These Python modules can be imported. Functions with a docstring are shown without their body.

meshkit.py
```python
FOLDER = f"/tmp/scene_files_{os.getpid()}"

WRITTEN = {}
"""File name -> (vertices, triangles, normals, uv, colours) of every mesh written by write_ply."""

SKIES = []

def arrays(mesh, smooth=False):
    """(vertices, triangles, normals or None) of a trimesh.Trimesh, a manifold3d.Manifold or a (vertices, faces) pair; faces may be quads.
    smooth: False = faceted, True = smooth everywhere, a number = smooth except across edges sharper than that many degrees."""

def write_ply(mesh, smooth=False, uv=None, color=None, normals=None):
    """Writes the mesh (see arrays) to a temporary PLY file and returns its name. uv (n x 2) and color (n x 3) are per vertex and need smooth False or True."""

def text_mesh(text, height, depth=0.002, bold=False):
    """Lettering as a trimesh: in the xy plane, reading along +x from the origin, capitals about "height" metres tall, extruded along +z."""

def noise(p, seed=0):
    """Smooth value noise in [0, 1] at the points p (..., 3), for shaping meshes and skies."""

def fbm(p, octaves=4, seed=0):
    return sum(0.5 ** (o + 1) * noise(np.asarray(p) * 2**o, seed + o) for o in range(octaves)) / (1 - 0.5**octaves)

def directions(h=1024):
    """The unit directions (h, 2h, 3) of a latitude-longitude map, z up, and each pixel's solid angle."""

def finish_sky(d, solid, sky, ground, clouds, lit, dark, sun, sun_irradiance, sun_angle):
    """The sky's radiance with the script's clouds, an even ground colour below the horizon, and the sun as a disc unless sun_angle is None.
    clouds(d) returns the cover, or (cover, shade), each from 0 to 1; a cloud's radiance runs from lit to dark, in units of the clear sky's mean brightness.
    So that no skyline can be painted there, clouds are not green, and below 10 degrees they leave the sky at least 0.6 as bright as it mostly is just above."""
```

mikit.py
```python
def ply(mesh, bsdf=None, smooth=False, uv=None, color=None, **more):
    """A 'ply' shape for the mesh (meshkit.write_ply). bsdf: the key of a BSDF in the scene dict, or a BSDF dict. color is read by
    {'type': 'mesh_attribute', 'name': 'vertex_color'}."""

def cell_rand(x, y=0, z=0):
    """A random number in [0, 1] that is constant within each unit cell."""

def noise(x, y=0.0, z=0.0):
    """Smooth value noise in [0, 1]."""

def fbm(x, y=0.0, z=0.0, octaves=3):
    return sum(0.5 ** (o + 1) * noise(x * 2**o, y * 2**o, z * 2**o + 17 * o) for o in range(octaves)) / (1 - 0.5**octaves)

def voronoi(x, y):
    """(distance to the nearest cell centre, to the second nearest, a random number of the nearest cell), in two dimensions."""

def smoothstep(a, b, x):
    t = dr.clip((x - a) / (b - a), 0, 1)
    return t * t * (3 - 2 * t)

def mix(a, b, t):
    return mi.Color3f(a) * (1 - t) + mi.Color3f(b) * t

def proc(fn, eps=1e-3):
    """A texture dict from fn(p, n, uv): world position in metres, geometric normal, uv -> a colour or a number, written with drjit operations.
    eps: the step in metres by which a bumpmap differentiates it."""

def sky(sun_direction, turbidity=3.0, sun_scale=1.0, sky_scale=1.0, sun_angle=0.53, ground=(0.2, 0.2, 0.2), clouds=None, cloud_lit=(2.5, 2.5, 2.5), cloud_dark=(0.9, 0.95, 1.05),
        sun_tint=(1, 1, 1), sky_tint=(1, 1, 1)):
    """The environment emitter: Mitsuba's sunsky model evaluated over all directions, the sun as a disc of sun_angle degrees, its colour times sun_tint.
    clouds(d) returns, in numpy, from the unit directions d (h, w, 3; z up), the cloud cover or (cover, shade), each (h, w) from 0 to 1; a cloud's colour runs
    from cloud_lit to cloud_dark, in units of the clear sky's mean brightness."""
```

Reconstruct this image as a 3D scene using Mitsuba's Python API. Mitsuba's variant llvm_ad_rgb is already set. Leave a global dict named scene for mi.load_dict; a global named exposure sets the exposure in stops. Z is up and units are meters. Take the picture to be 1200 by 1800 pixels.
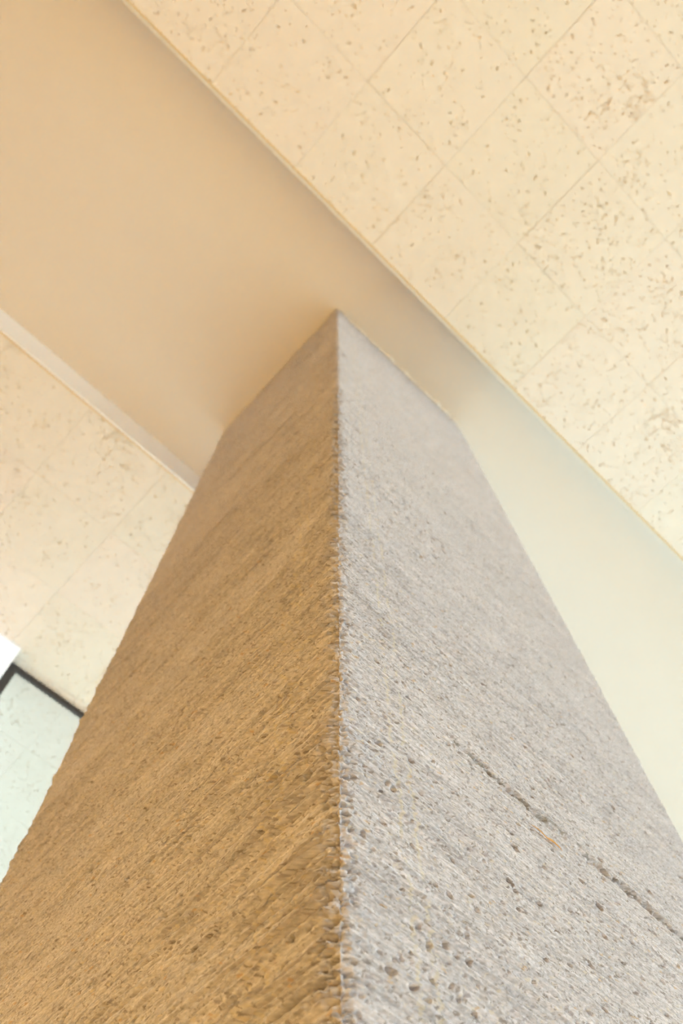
import math
import numpy as np, trimesh, mitsuba as mi, mikit, meshkit
import drjit as dr
from mikit import proc, ply, noise, fbm, voronoi, cell_rand, smoothstep, mix

T = mi.ScalarTransform4f
rng = np.random.default_rng(7)
scene, labels = {}, {}

# ---------------------------------------------------------------- camera, sky, exposure
EYE = np.array([0.0, 0.0, 1.55])                     # held at eye level, close under the column, looking steeply up
RIGHT = np.array([0.7271, -0.6866, -0.0053])
DOWN = np.array([0.6380, 0.6785, -0.3641])
FWD = np.array([0.2536, 0.2613, 0.9313])
scene['camera'] = {'type': 'thinlens', 'fov': 2 * math.degrees(math.atan(600 / 1398.3)), 'fov_axis': 'x',
                   'aperture_radius': 0.0014, 'focus_distance': 0.56, 'near_clip': 0.02, 'far_clip': 200.0,
                   'to_world': T().look_at(origin=EYE.tolist(), target=(EYE + FWD).tolist(), up=(-DOWN).tolist())}


def overcast(d):
    return np.full(d.shape[:2], 0.92), 0.25 * meshkit.fbm(d * 3.0, 3, 5)


SUN, SUN_TINT = 0.0, (0.95, 1.0, 1.1)
scene['sky'] = mikit.sky([0.76, 0.08, 0.65], turbidity=4.0, sun_scale=SUN, sky_scale=1.0, sun_angle=3.0, sun_tint=SUN_TINT, ground=(0.3, 0.3, 0.3),
                         clouds=overcast, cloud_lit=(1.56, 2.0, 2.15), cloud_dark=(1.1, 1.4, 1.5))
scene['sky']['sampling_weight'] = 3.0
exposure = 4.64
PANEL_GLOW = 1.0
LAMP = (1.0, 0.69, 0.28)
LAMP_Z = 3.72
LAMP_POWER = 5.9

# ---------------------------------------------------------------- dimensions (metres)
ZC = 1.55 + 2.4472            # underside of the ceiling tiles
ZS = ZC + 0.1273              # soffit of the recessed strip
PITCH = 0.3048
U0 = -0.1473                  # a joint across the strip
VR, VL = 0.0313, 0.9567       # the two edges of the recess
CX, CY, WU, WV = 0.2181, 0.2295, 0.5528, 0.5582      # column: near corner and sides
ROOM = (-5.0, 5.0, -6.0, 1.90)                       # u0, u1, v0, v1

# ---------------------------------------------------------------- materials
def diffuse(key, rgb, rough=None, **k):
    b = {'type': 'principled', 'base_color': {'type': 'rgb', 'value': list(rgb)}, 'roughness': rough or 0.8, 'specular': 0.3, **k}
    scene[key] = {'type': 'twosided', 'bsdf': b}


def tex(key, fn, rough=0.85, specular=0.2):
    scene[key] = {'type': 'twosided', 'bsdf': {'type': 'principled', 'base_color': proc(fn), 'roughness': rough, 'specular': specular}}


def concrete_fn(p, n, uv):
    s, z = (p.x + p.y) * 1000, p.z * 1000                       # along the faces and up, in mm
    w = noise(s * 0.12, z * 0.3) * 3 + noise(s * 0.6, z * 0.9, 2.0) * 2.2
    c = mix((0.440, 0.435, 0.480), (0.515, 0.505, 0.545), fbm(s * 0.02, z * 0.05, 1.0, 4))
    fine = fbm(s * 0.45, z * 1.1, 3.0, 3)
    c = c * (0.62 + 0.76 * fine)
    c = c * (0.84 + 0.32 * noise(s * 0.026, z * 0.75, 6.0)) * (0.88 + 0.24 * noise(s * 0.05, z * 1.7, 8.0))        # pale and dark streaks painted in for light on the comb ridges
    d1, _, r1 = voronoi((s + w * 1.5) / 6.4, (z + w) / 3.9)       # aggregate
    k1 = smoothstep(0.34, 0.16, d1 + 0.35 * (fine - 0.5))
    c = mix(c, (0.20, 0.175, 0.17), k1 * dr.select(r1 < 0.10, 0.75, 0.0))
    c = mix(c, (0.27, 0.245, 0.275), k1 * dr.select((r1 > 0.10) & (r1 < 0.24), 0.65, 0.0))
    c = mix(c, (0.58, 0.53, 0.46), k1 * dr.select((r1 > 0.86) & (r1 < 0.94), 0.6, 0.0))
    c = mix(c, (0.52, 0.36, 0.20), k1 * dr.select(r1 > 0.97, 0.6, 0.0))
    d2, _, r2 = voronoi(s / 2.4 + 31.0, z / 1.6 + w)
    k2 = smoothstep(0.42, 0.22, d2)
    c = mix(c, (0.19, 0.165, 0.155), k2 * dr.select(r2 < 0.13, 0.7, 0.0))
    c = mix(c, (0.62, 0.59, 0.55), k2 * dr.select(r2 > 0.88, 0.5, 0.0))
    # dirt lodged in ragged clumps along the pour line of the right face
    t = s - (CX + CY) * 1000
    off = dr.abs(z - 2080.5 + 0.047 * t + (noise(t * 0.05, 1.0) - 0.5) * 4)
    clump = smoothstep(0.50, 0.58, fbm(t * 0.09, z * 0.16, 5.0, 3)) * smoothstep(6.5, 4.5, off + 5 * (fine - 0.5))
    on_right = dr.select((p.y < CY + 0.008) & (t > 120), 1.0, 0.0)
    c = mix(c, (0.17, 0.155, 0.13), clump * on_right * 0.55)
    # pale lime runs, each a thin broken thread that came down the face
    thread = mi.Float(0)
    wob = (noise(z * 0.03, s * 0.0, 2.0) - 0.5) * 2.4 + (noise(z * 0.2, 0.0, 4.0) - 0.5) * 0.9
    for at, wd in (((CX + CY) * 1000 + 63.5, 1.9), ((CX + CY) * 1000 + 50.0, 2.0)):
        thread = dr.maximum(thread, smoothstep(wd, wd * 0.3, dr.abs(s - at - wob)) * smoothstep(0.25, 0.6, noise(z * 0.11, at)))
    return mix(c, (0.60, 0.54, 0.40), thread * 0.40)


tex('concrete', concrete_fn, 0.9, 0.15)


def tile_fn(base):
    def fn(p, n, uv):
        f = fbm(p.x * 30, p.y * 30, 0.5, 3)
        g = noise(p.x * 600, p.y * 600)
        return mi.Color3f(base) * (0.965 + 0.05 * f + 0.02 * g)
    return fn


TILE_MATS = []
for k, rgb in enumerate(((0.83, 0.80, 0.75), (0.835, 0.795, 0.75), (0.82, 0.795, 0.74))):
    tex(f'tile_paint_{k}', tile_fn(rgb), 0.85)
    TILE_MATS.append(f'tile_paint_{k}')
diffuse('plaster', (0.77, 0.735, 0.695), 0.7)
diffuse('trim_paint', (0.87, 0.89, 0.93), 0.5)
diffuse('trim_cream', (0.74, 0.72, 0.67), 0.6)
diffuse('edge_tan', (0.70, 0.57, 0.36), 0.7)
diffuse('filler', (0.86, 0.86, 0.86), 0.7)
diffuse('white_paint', (0.90, 0.90, 0.89), 0.6)
diffuse('dark_metal', (0.055, 0.05, 0.05), 0.45)
diffuse('backing', (0.55, 0.48, 0.38), 0.9)
diffuse('straw', (0.62, 0.36, 0.14), 0.6)


def wood_fn(p, n, uv):
    g = fbm(p.y * 14, p.z * 0.7, p.x * 3, 4)
    return mix((0.27, 0.175, 0.075), (0.38, 0.26, 0.115), g)


def floor_fn(p, n, uv):
    g = fbm(p.x * 2.2, p.y * 2.2, 0.3, 4)
    return mix((0.50, 0.40, 0.28), (0.58, 0.48, 0.35), g)


def parquet_fn(p, n, uv):
    a, b = p.x / 0.09, p.y / 0.6
    r = cell_rand(dr.floor(a), dr.floor(b + cell_rand(dr.floor(a), 3.0)), 1.0)
    return mix((0.52, 0.385, 0.18), (0.66, 0.51, 0.255), 0.6 * r + 0.4 * fbm(p.x * 40, p.y * 3, 0.2, 3))


def paving_fn(p, n, uv):
    g = fbm(p.x * 1.2, p.y * 1.2, 0.7, 4)
    return mix((0.46, 0.45, 0.43), (0.56, 0.55, 0.53), g)


tex('wood', wood_fn, 0.5, 0.4)
tex('parquet', parquet_fn, 0.5, 0.4)
tex('floor_stone', floor_fn, 0.5, 0.4)
tex('paving', paving_fn, 0.9)
scene['glass'] = {'type': 'thindielectric', 'int_ior': 1.5, 'specular_transmittance': {'type': 'rgb', 'value': [0.74, 0.71, 0.66]}}


# ---------------------------------------------------------------- helpers
def box(x0, x1, y0, y1, z0, z1):
    m = trimesh.creation.box((x1 - x0, y1 - y0, z1 - z0))
    m.apply_translation(((x0 + x1) / 2, (y0 + y1) / 2, (z0 + z1) / 2))
    return m


def bevel_box(x0, x1, y0, y1, z0, z1, r):
    pts = []
    for a, sa in ((x0, 1), (x1, -1)):
        for b, sb in ((y0, 1), (y1, -1)):
            for c, sc in ((z0, 1), (z1, -1)):
                pts += [(a + sa * r, b + sb * r, c), (a + sa * r, b, c + sc * r), (a, b + sb * r, c + sc * r)]
    return trimesh.convex.convex_hull(np.array(pts))


def cat(*ms):
    return trimesh.util.concatenate(list(ms))


def put(key, mesh, mat, smooth=False, label=None, category=None, kind=None, group=None, **more):
    scene[key] = ply(mesh, mat, smooth, **more)
    d = {k: v for k, v in (('label', label), ('category', category), ('kind', kind), ('group', group)) if v}
    if d:
        labels[key] = d


def structure(key, mesh, mat, label, category, **k):
    put(key, mesh, mat, label=label, category=category, kind='structure', **k)


# ---------------------------------------------------------------- the room around (out of frame except the ceiling)
u0, u1, v0, v1 = ROOM
structure('floor', box(u0, u1, v0, v1, -0.1, 0.0), 'floor_stone', 'warm tan stone floor around the column', 'floor')
put('floor__parquet', box(u0, 0.05, v0, v1, 0.0, 0.004), 'parquet', label='orange-brown parquet field')
structure('ground', box(-40, 40, -40, 40, -0.3, -0.12), 'paving', 'pale grey paving outside the building', 'ground')
structure('wall_left', box(u0 - 0.2, u0, v0, v1 + 0.15, -0.12, ZC + 0.2), 'wood', 'brown wood-panelled end wall', 'wall')
structure('wall_front', box(u0, -0.42, v1, v1 + 0.14, -0.12, ZC - 0.001), 'wood', 'brown wood-panelled wall beside the white pier', 'wall')
structure('wall_back', cat(box(u0, u1, v0 - 0.2, v0, 3.2, ZC + 0.2), *[box(a, a + 0.3, v0 - 0.2, v0, -0.12, 3.2) for a in (2.1, 4.7)]),
          'plaster', 'plaster lintel and piers of the open rear bays', 'wall')
structure('wall_rear_left', box(u0, -0.9, v0 - 0.2, v0, -0.12, 3.2), 'wood', 'brown wood-panelled wall added to shut sky light out of the rear left bay', 'wall')  # unseen wall, put in to cut sky light on the left face
structure('wall_right', cat(box(u1, u1 + 0.2, v0, v1 + 2.6, 2.7, ZC + 0.2), box(u1, u1 + 0.2, v0, v0 + 0.3, -0.12, 2.7)), 'plaster', 'plaster lintel over the open end bay', 'wall')

# ---------------------------------------------------------------- ceiling: backing, tiles, recessed strip
structure('ceiling', cat(box(u0, u1, v0, VR - 0.004, ZC + 0.0135, ZC + 0.06), box(u0, u1, VL + 0.004, v1 + 2.6, ZC + 0.0135, ZC + 0.06)),
          'backing', 'cream ceiling of square fissured tiles either side of the strip', 'ceiling')
structure('soffit', box(u0, u1, VR - 0.08, VL + 0.08, ZS, ZS + 0.08), 'plaster', 'smooth plaster soffit recessed between the tile fields above the column', 'soffit')


def tile_mesh(res, seed, count, density):
    """A square ceiling tile seen from below: real fissures and pinholes sunk into the face, a small bevel and the edge."""
    g = np.random.default_rng(seed)
    w, b, depth = PITCH - 0.0006, 0.0011, 0.013
    x = np.concatenate([[-w / 2], np.linspace(-w / 2 + b, w / 2 - b, res), [w / 2]])
    X, Y = np.meshgrid(x, x, indexing='ij')
    h = np.zeros_like(X)
    cell = w / res

    def pit(cx, cy, a, c, th, d):
        r = max(a, c) * 1.5
        i0, i1 = np.searchsorted(x, (cx - r, cx + r)); j0, j1 = np.searchsorted(x, (cy - r, cy + r))
        if i1 <= i0 or j1 <= j0:
            return
        dx, dy = X[i0:i1, j0:j1] - cx, Y[i0:i1, j0:j1] - cy
        e = np.hypot((dx * math.cos(th) + dy * math.sin(th)) / a, (-dx * math.sin(th) + dy * math.cos(th)) / c)
        h[i0:i1, j0:j1] = np.maximum(h[i0:i1, j0:j1], d * np.clip(2.6 * (1 - e ** 2), 0, 1) ** 0.8)

    main = g.uniform(0, math.pi)
    clusters = g.uniform(-w / 2, w / 2, (5, 2))
    for k in range(int(count)):
        c = clusters[g.integers(5)] + g.normal(0, 0.035, 2) if g.random() < density else g.uniform(-w / 2, w / 2, 2)
        th = main + g.normal(0, 0.7)
        big = g.random() < 0.17
        n = g.integers(1, 3) if big else 1
        for q in range(n):
            a = g.uniform(0.0025, 0.0044) if big else g.uniform(0.0015, 0.0030)
            pit(c[0], c[1], max(a, cell * 0.8), max(a * g.uniform(0.45, 0.85), cell * 0.75), th, g.uniform(0.0075, 0.0110) if big else g.uniform(0.0045, 0.0085))
            c = c + np.array([math.cos(th), math.sin(th)]) * a * 1.3 + g.normal(0, 0.001, 2)
            th += g.normal(0, 0.4)
    inner = np.zeros_like(h); inner[2:-2, 2:-2] = 1
    h *= inner
    h += 0.0002 * (meshkit.fbm(np.stack([X * 60, Y * 60, 0 * X + seed], -1), 2) - 0.5)
    h[0, :] += b; h[-1, :] += b; h[:, 0] += b; h[:, -1] += b
    n = len(x)
    V = np.stack([X, Y, h], -1).reshape(-1, 3)
    i = np.arange(n * n).reshape(n, n)
    F = np.concatenate([np.stack([i[:-1, :-1], i[:-1, 1:], i[1:, 1:], i[1:, :-1]], -1).reshape(-1, 4)])
    ring = np.concatenate([i[:-1, 0], i[-1, :-1], i[1:, -1][::-1], i[0, 1:][::-1]])
    up = V[ring].copy(); up[:, 2] = depth
    base = len(V); m = len(ring); k = np.arange(m)
    S = np.stack([ring, base + k, base + (k + 1) % m, ring[(k + 1) % m]], -1)
    S = S[:, ::-1]
    return np.vstack([V, up]), np.vstack([F, S])


FINE = [tile_mesh(168, 100 + s, c, d) for s, (c, d) in enumerate(((300, .45), (200, .6), (380, .5), (160, .4), (320, .6), (250, .5)))]
FINE_IDS = []
for s, (V, F) in enumerate(FINE):
    for k, mat in enumerate(TILE_MATS):
        if k == 0:
            shape = ply((V, F), mat, 28)
        FINE_IDS.append(f'fissured_tile_{s}_{k}')
        scene[f'fissured_tile_{s}_{k}'] = {'type': 'shapegroup', 'face': {**shape, 'bsdf': {'type': 'ref', 'id': mat}}}
COARSE = []
for s in range(3):
    sh = ply(tile_mesh(30, 300 + s, 40, .4), TILE_MATS[s], 28)
    scene[f'plain_tile_{s}'] = {'type': 'shapegroup', 'face': sh}
    COARSE.append(f'plain_tile_{s}')

tiles = []
for a in range(-16, 27):
    uc = U0 + (a + 0.5) * PITCH
    if not (u0 + 0.15 < uc < u1 - 0.15):
        continue
    for b in range(0, 20):
        vc = (-0.2787 + PITCH) - (b + 0.5) * PITCH
        if vc > v0 + 0.15:
            tiles.append((uc, vc))
    for b in range(0, 11):
        vc = VL + 0.003 + (b + 0.5) * PITCH
        if vc < v1 + 2.4:
            tiles.append((uc, vc))


def frame_distance(t):
    d = np.array([t[0], t[1], ZC - EYE[2]])
    x, y, z = d @ RIGHT, d @ DOWN, d @ FWD
    return max(abs(x / z) * 1398 / 600, abs(y / z) * 1398 / 900) if z > 0.1 else 99


order = sorted(tiles, key=frame_distance)
rest = []
for k, t in enumerate(order):
    turn = int(rng.integers(4)) * 90
    M = T().translate([t[0], t[1], ZC + float(rng.uniform(-0.0006, 0.0006))]).rotate([0, 0, 1], turn)
    if k < 300:
        fine = frame_distance(t) < 1.35
        gid = FINE_IDS[int(rng.integers(len(FINE_IDS)))] if fine else COARSE[k % 3]
        scene['ceiling__tile' + (f'_{k:03d}' if k else '')] = {'type': 'instance', 'to_world': M, 'shapegroup': {'type': 'ref', 'id': gid}}
    else:
        rest.append(box(t[0] - PITCH / 2 + .0006, t[0] + PITCH / 2 - .0006, t[1] - PITCH / 2 + .0006, t[1] + PITCH / 2 - .0006, ZC, ZC + 0.013))
put('ceiling__far_tiles', cat(*rest), TILE_MATS[0], kind='stuff')

# the metal edges of the recess: upright fascia with a narrow flange under the tiles, then a thin bead in an even tan
def edge_trim(key, v, side, paint, label):
    """side = +1: the tile field lies towards +v of the edge"""
    a, b = sorted((v, v + side * 0.004))
    c, d = sorted((v, v + side * 0.0085))
    structure(key, cat(bevel_box(u0, u1, a, b, ZC - 0.0025, ZS - 0.0006, 0.0008), bevel_box(u0, u1, c, d, ZC - 0.0032, ZC - 0.0006, 0.0008)), paint, label, 'edge trim')
    e, f = sorted((v + side * 0.0086, v + side * 0.0145))
    put(key + '__tan_bead', bevel_box(u0, u1, e, f, ZC - 0.0022, ZC + 0.001, 0.0008), 'edge_tan', label='thin tan bead')


edge_trim('trim_1', VR, -1, 'trim_cream', 'thin metal edge along the right side of the recessed strip')
edge_trim('trim_2', VL, 1, 'trim_paint', 'white metal fascia along the left side of the recessed strip')

# ---------------------------------------------------------------- window wall at the lower left: dark frame, pane, white pier
structure('wall_pier', bevel_box(-0.42, 0.198, 1.862, v1 + 0.14, -0.12, ZC - 0.0005, 0.002), 'white_paint', 'white pier behind the added glow panel, reaching the ceiling', 'pier')
labels['added_glow_panel'] = {'label': 'white panel given an added glow beside the dark window frame, at the left edge of the photo', 'category': 'added glow panel'}
put('added_glow_panel__back_slab', bevel_box(-0.41, 0.196, 1.848, 1.8618, 1.2, ZC - 0.003, 0.001), 'white_paint')
put('added_glow_panel__diffuser', bevel_box(-0.415, 0.198, 1.835, 1.848, 1.195, ZC - 0.002, 0.003), 'white_paint', emitter={'type': 'area', 'sampling_weight': 0.02, 'radiance': {'type': 'rgb', 'value': [PANEL_GLOW * c for c in (0.010, 0.013, 0.018)]}})  # emission added to lift the white pier face to pure white
wf0, wf1, wz = 1.9035, 1.9207, ZC - 0.02
labels['window_1'] = {'label': 'floor-to-ceiling window in a slim dark metal frame under the tiled ceiling', 'category': 'window', 'kind': 'structure'}
put('window_1__head', bevel_box(0.2, u1, wf0, wf1, wz, ZC - 0.0005, 0.0015), 'dark_metal', label='dark metal head of the frame')
put('window_1__jamb', bevel_box(0.2, 0.238, wf0, wf1, -0.12, wz, 0.0015), 'dark_metal', label='dark metal upright of the frame')
for k, a in enumerate((1.8, 3.4)):
    put('window_1__mullion' + (f'_{k:03d}' if k else ''), bevel_box(a, a + 0.038, wf0, wf1, -0.12, wz, 0.0015), 'dark_metal')
put('window_1__sill', bevel_box(0.2, u1, wf0 - 0.01, wf1 + 0.01, -0.12, 0.04, 0.0015), 'dark_metal')
for k, (a, b) in enumerate(((0.236, 1.802), (1.836, 3.402), (3.436, 5.0))):
    q = 1.912
    pane = trimesh.Trimesh([(a, q, 0.035), (b, q, 0.035), (b, q, wz + 0.002), (a, q, wz + 0.002)], [(0, 1, 2), (0, 2, 3)], process=False)
    put('window_1__pane' + (f'_{k:03d}' if k else ''), pane, 'glass', label='faintly green glass pane' if k == 0 else None)

# ---------------------------------------------------------------- the column
def spaced(a, b, first, last):
    out = [a]
    while out[-1] < b:
        f = (out[-1] - a) / (b - a)
        out.append(out[-1] + first + (last - first) * f)
    out = np.array(out)
    return a + (out - a) * (b - a) / (out[-1] - a)


def column_mesh():
    g = np.random.default_rng(11)
    z = np.concatenate([np.linspace(-1.55, 0.12, 30)[:-1], np.arange(0.12, 0.80, 0.0009), np.arange(0.80, 1.35, 0.0020), np.arange(1.35, ZS - 1.55, 0.0042), [ZS - 1.55 - 0.0008]])
    tl = spaced(0, WV, 0.0008, 0.0022)
    tr = spaced(0, WU, 0.0008, 0.0022)
    # signed distance along the two visible faces from the near corner: negative = left face (+v), positive = right face (+u)
    t = np.concatenate([-tl[::-1], tr[1:]])
    Z, S = np.meshgrid(z, t, indexing='ij')
    A = np.abs(S)
    mm = 1000.0
    q = lambda fs, fz, k: np.stack([S * mm * fs, Z * mm * fz, np.full_like(S, k)], -1)
    near = (A < 2)
    # horizontal comb ridges: sharp crests of uneven spacing, strong in some bands and fading in others
    drift = 1.3 * meshkit.noise(q(0.010, 0.02, 1.0)) + 0.5 * meshkit.noise(q(0.05, 0.05, 9.0))
    zz = Z * mm + drift
    def crest(fz, fs, k, sharp):
        n = meshkit.noise(np.stack([S * mm * fs, zz * fz, S * 0 + k], -1))
        return (1 - np.abs(2 * n - 1)) ** sharp
    coarse = np.where(S < 0, 0.85, 0.45)
    ridge = crest(0.13, 0.0035, 3, 7) * coarse + crest(0.30, 0.008, 5, 5) * 0.75 + crest(0.62, 0.03, 6, 3) * 0.45 - crest(0.17, 0.005, 12, 7) * 0.9 * coarse
    amp = 0.40 + 1.3 * np.clip(meshkit.fbm(q(0.006, 0.022, 7.0), 3) * 2.4 - 0.75, 0, 1)
    amp *= np.where(S < 0, 1.0, 0.70) * (0.70 + 0.75 * np.exp(-A / 0.09))
    h = np.where(S < 0, 0.0025, 0.0018) * amp * ridge
    # grain
    h += 0.00075 * (meshkit.noise(q(0.22, 0.50, 11)) - 0.5) + 0.00075 * (meshkit.noise(q(0.5, 1.0, 13)) - 0.5)
    h += 0.0012 * (meshkit.fbm(q(0.02, 0.03, 15), 3) - 0.5)
    # pits
    def pit(s, zc, r, stretch, d, tilt=0.0):
        R = r * stretch * 1.4
        i0, i1 = np.searchsorted(z, (zc - R, zc + R)); j0, j1 = np.searchsorted(t, (s - R, s + R))
        if i1 - i0 < 2 or j1 - j0 < 2:
            return
        ds, dz = S[i0:i1, j0:j1] - s, Z[i0:i1, j0:j1] - zc
        dz = dz - tilt * ds
        e = np.hypot(ds / (r * stretch), dz / r) + 0.35 * (meshkit.noise(np.stack([S[i0:i1, j0:j1] * 350, Z[i0:i1, j0:j1] * 350, 21 + 0 * ds], -1)) - 0.5)
        h[i0:i1, j0:j1] -= d * np.clip(1.9 * (1 - e ** 2), 0, 1) ** 0.9

    HL = [(0.1097, 0.4943, 9), (0.0621, 0.4324, 13), (0.0268, 0.4027, 14), (0.0595, 0.3837, 10), (0.2064, 0.4698, 12), (0.2368, 0.4721, 9), (0.0576, 0.2744, 12), (0.1258, 0.4048, 5), (0.1572, 0.4514, 5), (0.0783, 0.6198, 5), (0.0867, 0.5344, 6), (0.0652, 0.5102, 6), (0.077, 0.5098, 9), (0.1489, 0.3883, 7), (0.1375, 0.3742, 6), (0.2467, 0.4561, 5), (0.3312, 0.6459, 6), (0.145, 0.5114, 5), (0.0366, 0.4324, 6), (0.0175, 0.4442, 5), (0.046, 0.4103, 6), (0.0534, 0.3291, 4)]
    HR = [(0.0357, 0.4431, 9), (0.0679, 0.453, 8), (0.0297, 0.472, 6), (0.1156, 0.4558, 5), (0.0936, 0.4749, 6), (0.0312, 0.27, 13), (0.0626, 0.3028, 9), (0.0345, 0.2779, 6), (0.0554, 0.309, 8), (0.0877, 0.3496, 9), (0.076, 0.3502, 6), (0.0975, 0.3283, 7), (0.1554, 0.4032, 10), (0.1574, 0.3825, 5), (0.2732, 0.457, 10), (0.2633, 0.4253, 8), (0.3871, 0.6526, 7), (0.0919, 0.2787, 9), (0.2059, 0.3376, 8), (0.1122, 0.3547, 6), (0.3714, 0.5142, 12), (0.2249, 0.4241, 5), (0.09, 0.3258, 5), (0.0426, 0.3508, 6), (0.0566, 0.2681, 6), (0.0384, 0.4592, 4), (0.0755, 0.2856, 5), (0.2269, 0.5672, 5), (0.213, 0.5707, 5)]
    for L, sg in ((HL, -1), (HR, 1)):
        for a, zc, r in L:
            dist = math.sqrt(0.05 + (0.22 + a) ** 2 + zc ** 2)
            rr = r * 0.62 * dist / 1398
            pit(sg * a, zc, rr, g.uniform(1.0, 1.5), 2.6 * rr, g.uniform(-.2, .2))
    for k in range(6500):
        s = g.uniform(-WV, WU); zc = 0.14 + 2.2 * g.random() ** 1.8
        r = 0.00065 + 0.0011 * g.random() ** 2.6
        pit(s, zc, r * (1 + 0.5 * (zc > 0.9)), g.uniform(1.0, 2.2), 2.6 * r, g.uniform(-.3, .3))
    for k in range(3400):                        # torn slots just behind the near arris, mostly on the left face
        zc = 0.16 + 1.3 * g.random() ** 1.5
        if meshkit.noise(np.array([zc * 45, 0.5, 0.5])) < g.uniform(0.15, 0.75):
            continue
        left = g.random() < 0.72
        s = -(0.0012 + abs(g.normal(0, 0.0052))) if left else 0.0015 + abs(g.normal(0, 0.0045))
        r = (0.0006 + 0.0009 * g.random() ** 2) * (1 + 0.5 * (zc > 0.8))
        pit(s, zc, r, g.uniform(1.4, 3.6), g.uniform(1.8, 3.4) * r, g.uniform(-.35, .15) * (1 if left else -1))
    # the pour line across the right face: a ragged groove with honeycombed stretches
    zl = np.interp(S, [0.05, 0.148, 0.194, 0.263, 0.322, 0.405, 0.56], [0.531, 0.526, 0.5195, 0.5165, 0.516, 0.5112, 0.505])
    wt = np.interp(S, [0.10, 0.15, 0.19, 0.225, 0.27, 0.30, 0.33, 0.36, 0.39, 0.45, 0.56], [0, 0.5, 0.9, 0.35, 0.15, 0.9, 1.0, 0.75, 1.0, 0.9, 0.5])
    rag = meshkit.fbm(q(0.16, 0.22, 31), 3)
    dl = np.abs(Z - zl + 0.0022 * (meshkit.noise(q(0.12, 0.0, 33)) - 0.5)) * mm
    chunk = meshkit.noise(q(0.20, 0.30, 35)) * 0.6 + meshkit.noise(q(0.45, 0.6, 36)) * 0.4
    h -= wt * 0.0075 * np.clip(1.6 - dl / (2.0 + 4.2 * rag), 0, 1) * np.clip(chunk * 3.4 - 0.95, 0.12, 1)
    up = np.abs(Z - zl - 0.0055) * mm
    h -= 0.0009 * np.clip(1 - up / 1.2, 0, 1) * np.interp(S, [0.03, 0.06, 0.5], [0, 1, 0.6])
    # the near arris: crumbled, jagged with the ridges
    zc1 = Z * mm
    nz = lambda f, fs, k: meshkit.noise(np.stack([zc1 * f, S * mm * fs, S * 0 + k], -1))
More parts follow.
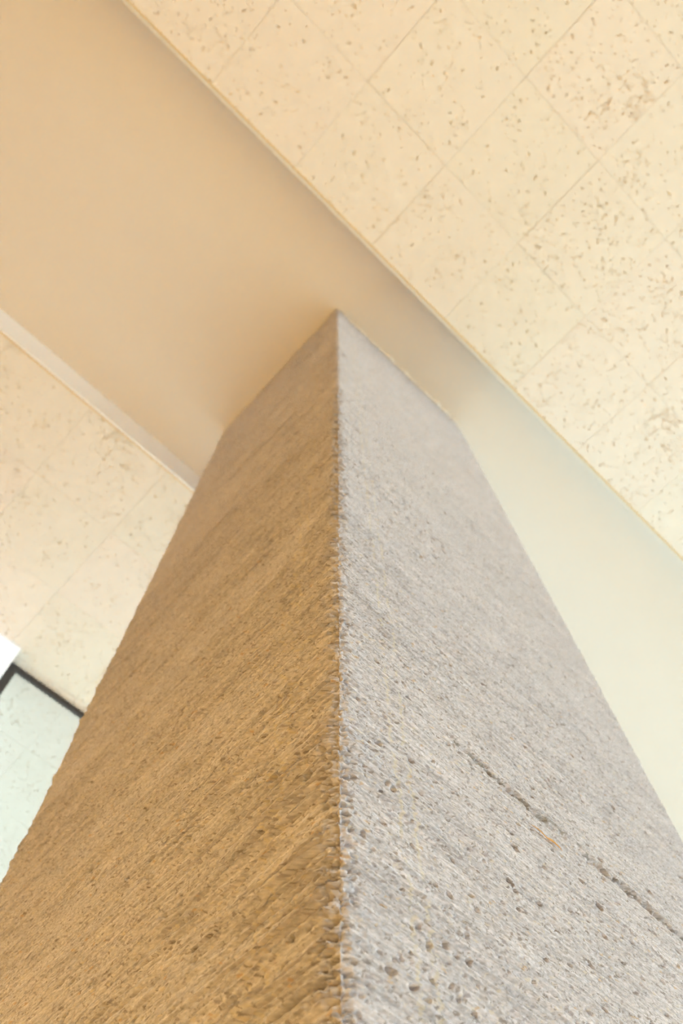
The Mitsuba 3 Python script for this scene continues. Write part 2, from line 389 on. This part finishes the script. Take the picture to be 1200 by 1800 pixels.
    e = 0.0003 + 0.0020 * nz(0.16, 0.05, 1) ** 1.5 + 0.0032 * nz(0.36, 0.30, 4) ** 2.2 + 0.0024 * nz(0.75, 0.6, 14) ** 1.6
    wd = (0.0018 + 0.0060 * nz(0.11, 0.0, 8) ** 1.6) * np.where(S < 0, 1.3, 0.8)
    h -= e * np.clip(1.25 - A / wd, 0, 1)
    # far arrises: small crumbling, more worn at the very top of the right one
    for B in (WV + S, WU - S):
        ef = np.clip(1 - B / 0.005, 0, 1) ** 1.5
        h -= 0.0035 * ef * (0.2 + meshkit.noise(np.stack([zc1 * 0.12, S * 0, S * 0 + 40], -1)))
    h -= np.clip((Z - 2.42) / 0.15, 0, 1) * np.clip(1 - (WU - S) / 0.03, 0, 1) ** 2 * 0.010
    # positions: push along the face normal, turning through the arris
    blend = np.clip((S / 0.004 + 1) / 2, 0, 1)
    nx, ny = -(1 - blend), -blend
    X = np.where(S < 0, CX, CX + S) + h * nx
    Y = np.where(S < 0, CY - S, CY) + h * ny
    # hidden sides, plain
    back = [(CX + WU, CY + f * WV) for f in np.linspace(0.02, 1, 10)] + [(CX + f * WU, CY + WV) for f in np.linspace(0.98, 0.02, 10)]
    bx = np.array(back)
    X = np.hstack([X, np.tile(bx[:, 0], (len(z), 1))]); Y = np.hstack([Y, np.tile(bx[:, 1], (len(z), 1))])
    ZZ = np.hstack([Z, np.tile(z[:, None], (1, len(bx)))]) + 1.55
    n, m = X.shape
    V = np.stack([X, Y, ZZ], -1).reshape(-1, 3)
    i = np.arange(n * m).reshape(n, m)
    j = np.roll(i, -1, axis=1)
    F = np.stack([i[:-1], j[:-1], j[1:], i[1:]], -1).reshape(-1, 4)
    return V, F


put('concrete_column', column_mesh(), 'concrete', True, label='rough square concrete column with combed ridges and a chipped near edge, rising into the ceiling strip', category='column')

# pale joint filler squeezed out where the right face meets the soffit
def filler():
    g = np.random.default_rng(5)
    n = 90
    s = np.linspace(0.03, WU - 0.01, n)
    r = 0.0026 + 0.0030 * meshkit.noise(np.stack([s * 45, s * 0, s * 0], -1)) ** 1.5
    for at, a in ((0.228, 0.0065), (0.30, 0.004), (0.40, 0.004), (0.447, 0.0085), (0.49, 0.006)):
        r += a * np.exp(-((s - at) / 0.012) ** 2)
    P = np.stack([CX + s, np.full(n, CY + 0.0005), np.full(n, ZS - 0.002)], -1)
    ang = np.arange(10) * 2 * np.pi / 10
    V = P[:, None] + r[:, None, None] * (np.cos(ang)[None, :, None] * np.array([0, 1, 0]) + np.sin(ang)[None, :, None] * np.array([0, 0, 1.0]))
    i, k = np.meshgrid(np.arange(n - 1), np.arange(10), indexing='ij')
    F = np.stack([i * 10 + k, i * 10 + (k + 1) % 10, (i + 1) * 10 + (k + 1) % 10, (i + 1) * 10 + k], -1).reshape(-1, 4)
    return V.reshape(-1, 3), F


put('concrete_column__joint_filler', filler(), 'filler', True, label='lumpy white joint filler at the top')

# a dry blade caught on the right face
def blade():
    s = np.linspace(0, 1, 26)
    u = CX + 0.2069 + (0.2423 - 0.2069) * s
    zz = 1.55 + np.interp(s, [0, 0.3, 0.45, 0.65, 0.8, 1], [0.4930, 0.4912, 0.4906, 0.4923, 0.4914, 0.4905])
    w = 0.00105 * np.interp(s, [0, 0.15, 0.5, 0.62, 0.9, 1], [0.25, 0.8, 0.9, 1.7, 0.8, 0.2])
    v = CY - 0.0014 - 0.0012 * np.sin(s * math.pi) - 0.0005 * np.sin(s * 9)
    ang = np.arange(8) * 2 * np.pi / 8
    P = np.stack([u, v, zz], -1)
    V = P[:, None] + w[:, None, None] * (np.cos(ang)[None, :, None] * np.array([0, 0.45, 0]) + np.sin(ang)[None, :, None] * np.array([0, 0.2, 1.0]))
    i, k = np.meshgrid(np.arange(25), np.arange(8), indexing='ij')
    F = np.stack([i * 8 + k, i * 8 + (k + 1) % 8, (i + 1) * 8 + (k + 1) % 8, (i + 1) * 8 + k], -1).reshape(-1, 4)
    return V.reshape(-1, 3), F


put('dry_grass_blade', blade(), 'straw', True, label='thin orange-brown dry grass blade stuck to the grey right face of the column', category='grass blade')

# ---------------------------------------------------------------- warm drum pendants in the left part of the room (out of frame, two seen by their light, the low one added)
DRUM = trimesh.creation.revolve(np.array([(0.375, -0.17), (0.38, -0.17), (0.38, 0.10), (0.36, 0.12), (0.0, 0.12), (0.0, 0.114), (0.357, 0.114), (0.375, 0.097), (0.375, -0.17)]), sections=48)
turn = np.arange(40) * 2 * np.pi / 40
LIGHT = trimesh.Trimesh(np.vstack([np.stack([0.34 * np.cos(turn), 0.34 * np.sin(turn), 0 * turn + 0.035], -1), [[0, 0, 0.035]]]),
                        np.stack([(np.arange(40) + 1) % 40, np.arange(40), np.full(40, 40)], -1), process=False)
for k, (a, b, z) in enumerate(((-2.9, -2.2, LAMP_Z), (-2.8, 0.3, LAMP_Z), (-1.7, 0.0, 2.0))):      # two near the ceiling, one added low for warm floor bounce
    key = 'pendant_lamp' + (f'_{k:03d}' if k else '')
    labels[key] = {'label': ('dark drum lamp fixed close under the ceiling over the parquet', 'dark drum lamp fixed close under the ceiling near the window wall', 'dark drum lamp added low over the parquet for warm bounce onto the ceiling')[k], 'category': 'pendant lamp', 'group': 'drum lamps over the parquet'}
    sh = DRUM.copy(); sh.apply_translation((a, b, z))
    put(key + '__shade', sh, 'dark_metal', 40)
    em = LIGHT.copy(); em.apply_translation((a, b, z))
    put(f'{key}__diffuser', em, 'white_paint', emitter={'type': 'area', 'sampling_weight': 0.6, 'radiance': {'type': 'rgb', 'value': [LAMP_POWER * (0.84 if z > 3 else 0.47) * c for c in LAMP]}})
    put(key + '__stem', trimesh.creation.cylinder(0.008, segment=[(a, b, z + 0.119), (a, b, ZC - 0.001)]), 'dark_metal')
